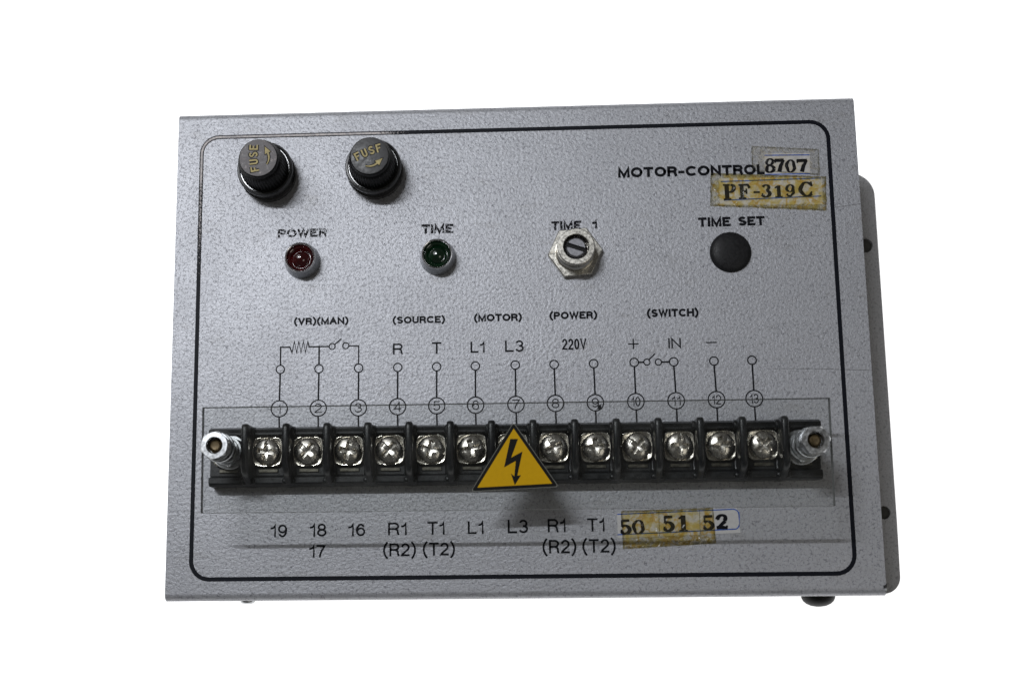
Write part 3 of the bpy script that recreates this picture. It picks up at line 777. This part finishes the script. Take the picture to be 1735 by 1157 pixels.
cl0 = mb.build('clamp_plate', 'clamp', tb, smooth=50)
mb = MB(); mb.box(-3.3, 3.3, -.6, .6, -.6, .2); tab0 = mb.build('terminal_tab', 'tab_metal', tb, bevel=.15)
SR = 4.55
def screw(x, y):
    r = math.hypot(x, y)
    z = 2.1*math.sqrt(max(0, 1-(r/(SR*1.10))**2))-.2
    if r > SR*.93: z -= .5*((r-SR*.93)/(SR*.07))**2
    cut = 0
    cut = max(cut, 1.45*(1-sstep(.50, .62, abs(y))))                                   # full slot
    arm = max((1-sstep(.66, .84, abs(y)))*(1-sstep(2.7, 3.0, abs(x))), (1-sstep(.66, .84, abs(x)))*(1-sstep(2.7, 3.0, abs(y))))
    cut = max(cut, arm*(2.2+.5*(1-min(1, r/2.4))))
    return z-cut
mb = MB(); hfield(mb, SR, 1.0, screw, 34, 96, side=0.0)
sc0 = mb.build('terminal_screw', 'nickel_screw', tb, smooth=24)
rots = [82, -38, 78, -42, -12, 12, 30, -66, 4, -38, 86, 10, -48]
first = True
for i in range(13):
    x = -84.4+13.76*i+random.uniform(-.12, .12); y = -36.85+random.uniform(-.1, .1); rr = random.uniform(-1, 1)
    args = ((cl0, x, y+.1, 6.2, math.radians(rr*2), 0, 0), (sc0, x, y, 7.0, math.radians(rots[i]), random.uniform(-.04, .04), random.uniform(-.04, .04)), (tab0, x+.2, -43.1, 5.9, 0, 0, 0))
    for (o_, a, b, c_, rz, rx, ry) in args:
        if first: place(o_, a, b, c_); o_.rotation_euler = (rx, ry, rz)
        else: clone(o_, a, b, c_, rz, rx, ry)
    first = False
for x, y in ((-97.6, -36.6), (93.5, -37.3)):
    clone(cl0, x, y, 6.2); clone(tab0, x, -43.1, 5.9)

# --- stand-off posts with nuts
PZ0, PZ1 = 23.0, 26.0
def standoff(x, y, rot, lab):
    e = bpy.data.objects.new('standoff', None); scene.collection.objects.link(e); e.parent = box; place(e, x, y, ZP); e.empty_display_size = .01
    e['label'] = lab
    m_ = MB(); m_.lathe([(2.3, 6), (2.3, 27.0), (1.75, 27.4), (1.7, 28.6), (1.3, 28.9), (.5, 28.8)], 32); m_.build('stud', 'brass', e, smooth=40)
    def nut(name, z0, z1, af, r, chamf_top=True):
        m_ = MB(); R_ = af/math.sqrt(3); n = 48; rings = []
        # hexagon whose corners are turned down by a chamfer
        def hx(a, R2):
            k = (a-math.radians(r)) % (PI/3); rr_ = (af/2)/math.cos(k-PI/6); return min(rr_, R2)
        prof = [(R_*.93, z0), (R_*1.1, z0+.5), (R_*1.1, z1-.9), (R_*.98, z1-.4), (R_*.88, z1-.03), (2.75, z1), (2.45, z1-.4), (2.5, z0+.5)]
        vs = []; fs = []
        for (pr, z) in prof:
            for i in range(n):
                a = 2*PI*i/n+math.radians(r); rr_ = min(hx(a, 99), pr) if pr > 3.0 else pr
                vs.append((rr_*math.cos(a), rr_*math.sin(a), z))
        for k in range(len(prof)-1):
            for i in range(n):
                j = (i+1) % n; fs.append((k*n+i, k*n+j, (k+1)*n+j, (k+1)*n+i))
        m_.add(vs, fs); return m_.build(name, 'zinc', e, smooth=32)
    def wash(z0, z1, R_):
        m_ = MB(); m_.lathe([(R_*.97, z0), (R_, z0+.2), (R_, z1-.25), (R_*.96, z1), (2.4, z1)], 48, cap1=False); m_.build('washer', 'zinc', e, smooth=40)
    wash(7.4, 8.2, 5.9); nut('hex_nut', 8.2, 12.4, 9.6, rot+17); wash(12.5, 13.2, 4.2)
    m_ = MB(); m_.lathe([(3.3, 13.2), (3.3, 23.5), (2.5, 23.7)], 32); m_.build('stud_shade_tube', 'stud_shade', e, smooth=40); wash(21.4, 22.9, 4.9)  # dark tube added around the stud, painting its shadowed stretch
    wash(26.1, 26.8, 4.7); nut('hex_nut', 26.9, 30.3, 8.3, rot)
    return e
standoff(-97.1, -36.8, 20, 'left threaded stand-off with zinc nuts and brass stud')
standoff(93.0, -37.8, 5, 'right threaded stand-off with zinc nuts and brass stud')

# --- clear cover plate over the terminals
cx0, cx1, cy0, cy1 = -102.0, 98.8, -58.05, -23.95
holes = [circ(-97.1, -36.8, 2.6, 24)[::-1], circ(93.0, -37.8, 2.6, 24)[::-1]]
P = [(cx0, cy0), (cx1, cy0-.1), (cx1+.3, cy1-.1), (cx0-.3, cy1)]
mb = MB(); mb.prism(P, PZ0, PZ1, holes)
clear = part(mb, 'clear_cover', ['clear', 'clear_edge'])
for f in clear.data.polygons:
    if abs(f.normal.z) < .5: f.material_index = 1
clear['label'] = 'clear acrylic plate over the terminal strip'

# --- warning triangle stuck on the clear plate
A, B, C_ = Vector((-1.38, -30.65)), Vector((-15.06, -52.15)), Vector((12.29, -50.99))
def round_tri(pts, r, n=5):
    out = []; k = len(pts)
    for i in range(k):
        p = pts[i]; a = (pts[i-1]-p).normalized(); b = (pts[(i+1) % k]-p).normalized()
        p0 = p+a*r; p1 = p+b*r
        for j in range(n+1):
            t_ = j/n; out.append(tuple(p0*(1-t_)**2+p*2*t_*(1-t_)+p1*t_**2))
    return out
def inset(pts, d):
    out = []; k = len(pts)
    for i in range(k):
        p = pts[i]; a = (p-pts[i-1]).normalized(); b = (pts[(i+1) % k]-p).normalized()
        n1 = Vector((-a.y, a.x)); n2 = Vector((-b.y, b.x)); m_ = (n1+n2).normalized()
        out.append(p+m_*(d/m_.dot(n1)))
    return out
tri = [A, B, C_]
mb = MB(); mb.prism(round_tri(inset(tri, -.18), 1.2), PZ1+.02, PZ1+.30)
sign = part(mb, 'warning_sign', 'white_backing'); sign['label'] = 'yellow triangular high-voltage warning sticker with black lightning bolt'
mb = MB(); mb.prism(round_tri(tri, 1.1), PZ1+.3, PZ1+.36); mb.build('sign_border', 'sign_black', sign)
mb = MB(); mb.prism([tuple(p) for p in inset(tri, .98)], PZ1+.36, PZ1+.38); mb.build('yellow_field', 'yellow', sign)
bolt = [(-2.51,-35.75),(-4.64,-44.8),(-.89,-42.77),(-1.41,-47.61),(-2.46,-46.82),(-1.33,-50.46),(.72,-47.31),(-.45,-47.45),(1.32,-39.8),(-2.3,-41.71),(-.04,-35.78)]
mb = MB(); mb.prism(bolt, PZ1+.38, PZ1+.395); mb.build('lightning_bolt', 'sign_black', sign)

# --- stamped paper labels under old tape
def quad_sheet(mb, Q, z0, th, grid=0):
    mb.prism(Q, z0, z0+th)
def label_sheet(name, Q, z, mat, lab, jag=0.0, seed=1):
    """a thin sheet; uv = mm distances to the nearest upright and level edges (for dirt along the rim)"""
    rnd = random.Random(seed)
    (a, b, c, d) = [Vector(q) for q in Q]            # a bottom-left, b bottom-right, c top-right, d top-left
    nx, ny = max(8, int((b-a).length/1.0)), max(5, int((d-a).length/1.0))
    w, h = (b-a).length, (d-a).length
    ox = [[0]*(nx+1) for _ in range(ny+1)]
    vs = []; uv = []
    for j in range(ny+1):
        for i in range(nx+1):
            s_, t_ = i/nx, j/ny
            p = (a*(1-s_)+b*s_)*(1-t_)+(d*(1-s_)+c*s_)*t_
            jx = rnd.uniform(-jag, jag) if i in (0, nx) else 0; jy = rnd.uniform(-jag, jag) if j in (0, ny) else 0
            zz = z+(rnd.uniform(0, .035) if jag else 0)
            vs.append((p.x+jx, p.y+jy, zz)); uv.append((min(s_, 1-s_)*w, min(t_, 1-t_)*h))
    mb = MB(); b0 = mb.add(vs, [(j*(nx+1)+i, j*(nx+1)+i+1, (j+1)*(nx+1)+i+1, (j+1)*(nx+1)+i) for j in range(ny) for i in range(nx)])
    for k, q in enumerate(uv): mb.uv[b0+k] = q
    return part(mb, name, mat, label=lab)
def line(par, pts, w=.36, z=.16, mat='blue_ink'):
    m_ = MB(); m_.ribbon(pts, w, z); return m_.build('printed_line', mat, par)
# model number label
lab1 = label_sheet('paper_label', [(71.5, 47.5), (106.9, 46.9), (107.3, 57.0), (71.7, 57.2)], .10, 'paper', 'stamped paper label reading PF-319C')
line(lab1, [(72.2, 56.0), (106.8, 56.4)]); line(lab1, [(73.0, 49.25), (106.6, 49.95)])
for ch, xa, ya, xb, yb in (('P',72.9,49.27,77.3,54.98),('F',78.15,49.5,82.6,54.9),('-',83.3,49.6,85.5,55.0),('3',86.0,49.95,89.6,54.55),('1',90.4,49.87,93.4,54.2),('9',94.3,49.9,97.9,54.5),('C',99.0,49.93,104.3,55.4)):
    stamp(ch, xa, ya, xb, yb, lab1, .17)
label_sheet('tape_strip', [(68.2, 47.3), (108.0, 44.7), (108.6, 56.9), (68.9, 59.2)], .27, 'tape', 'yellowed wrinkled tape over the PF-319C label', .12, 3)
lab2 = label_sheet('paper_label', [(87.6, 57.75), (103.3, 57.6), (103.5, 65.6), (87.8, 65.8)], .12, 'paper', 'stamped paper label reading 8707')
line(lab2, [(87.8, 65.15), (103.4, 64.9)], z=.18); line(lab2, [(87.7, 58.2), (103.25, 58.05)], z=.18)
for ch, xa, ya, xb, yb in (('8',87.7,58.75,91.3,63.95),('7',91.2,58.9,94.7,63.9),('0',94.8,58.6,98.4,63.4),('7',98.8,58.7,102.7,63.6)):
    stamp(ch, xa, ya, xb, yb, lab2, .19)
label_sheet('tape_strip', [(83.2, 59.6), (106.4, 57.6), (106.6, 66.9), (83.4, 68.7)], .30, 'tape_clear', 'clearer square of tape over the 8707 label', .10, 5)
# wire numbers label
lab3 = label_sheet('paper_label', [(32.7, -66.6), (73.3, -65.3), (72.6, -57.0), (32.6, -58.2)], .10, 'paper', 'stamped paper label reading 50 51 52')
line(lab3, [(32.7, -58.7), (50, -58.15), (71.2, -57.45)]+arc(71.2, -59.4, 1.9, 1.95, 80, 0, 6)+[(73.0, -63.3)]+arc(71.4, -62.3, 1.6, 1.75, -10, -80, 6)+[(50, -64.85), (32.65, -65.45)])
line(lab3, [(46.6, -57.9), (46.5, -66.1)], .13, .165, 'crease'); line(lab3, [(60.1, -57.5), (60.0, -65.6)], .13, .165, 'crease')
for ch, xa, ya, xb, yb in (('5',33.4,-65.4,37.2,-60.4),('0',37.5,-65.4,41.7,-60.6),('5',47.7,-64.6,51.5,-59.3),('1',52.7,-64.6,56.0,-59.2),('5',60.8,-64.3,64.7,-59.3),('2',65.2,-64.1,69.3,-59.1)):
    stamp(ch, xa, ya, xb, yb, lab3, .17)
label_sheet('tape_strip', [(34.3, -70.2), (65.1, -68.6), (64.6, -56.9), (33.9, -57.6)], .27, 'tape', 'yellowed wrinkled tape over the 50 51 52 label', .06, 9)
scene.render.film_transparent = False
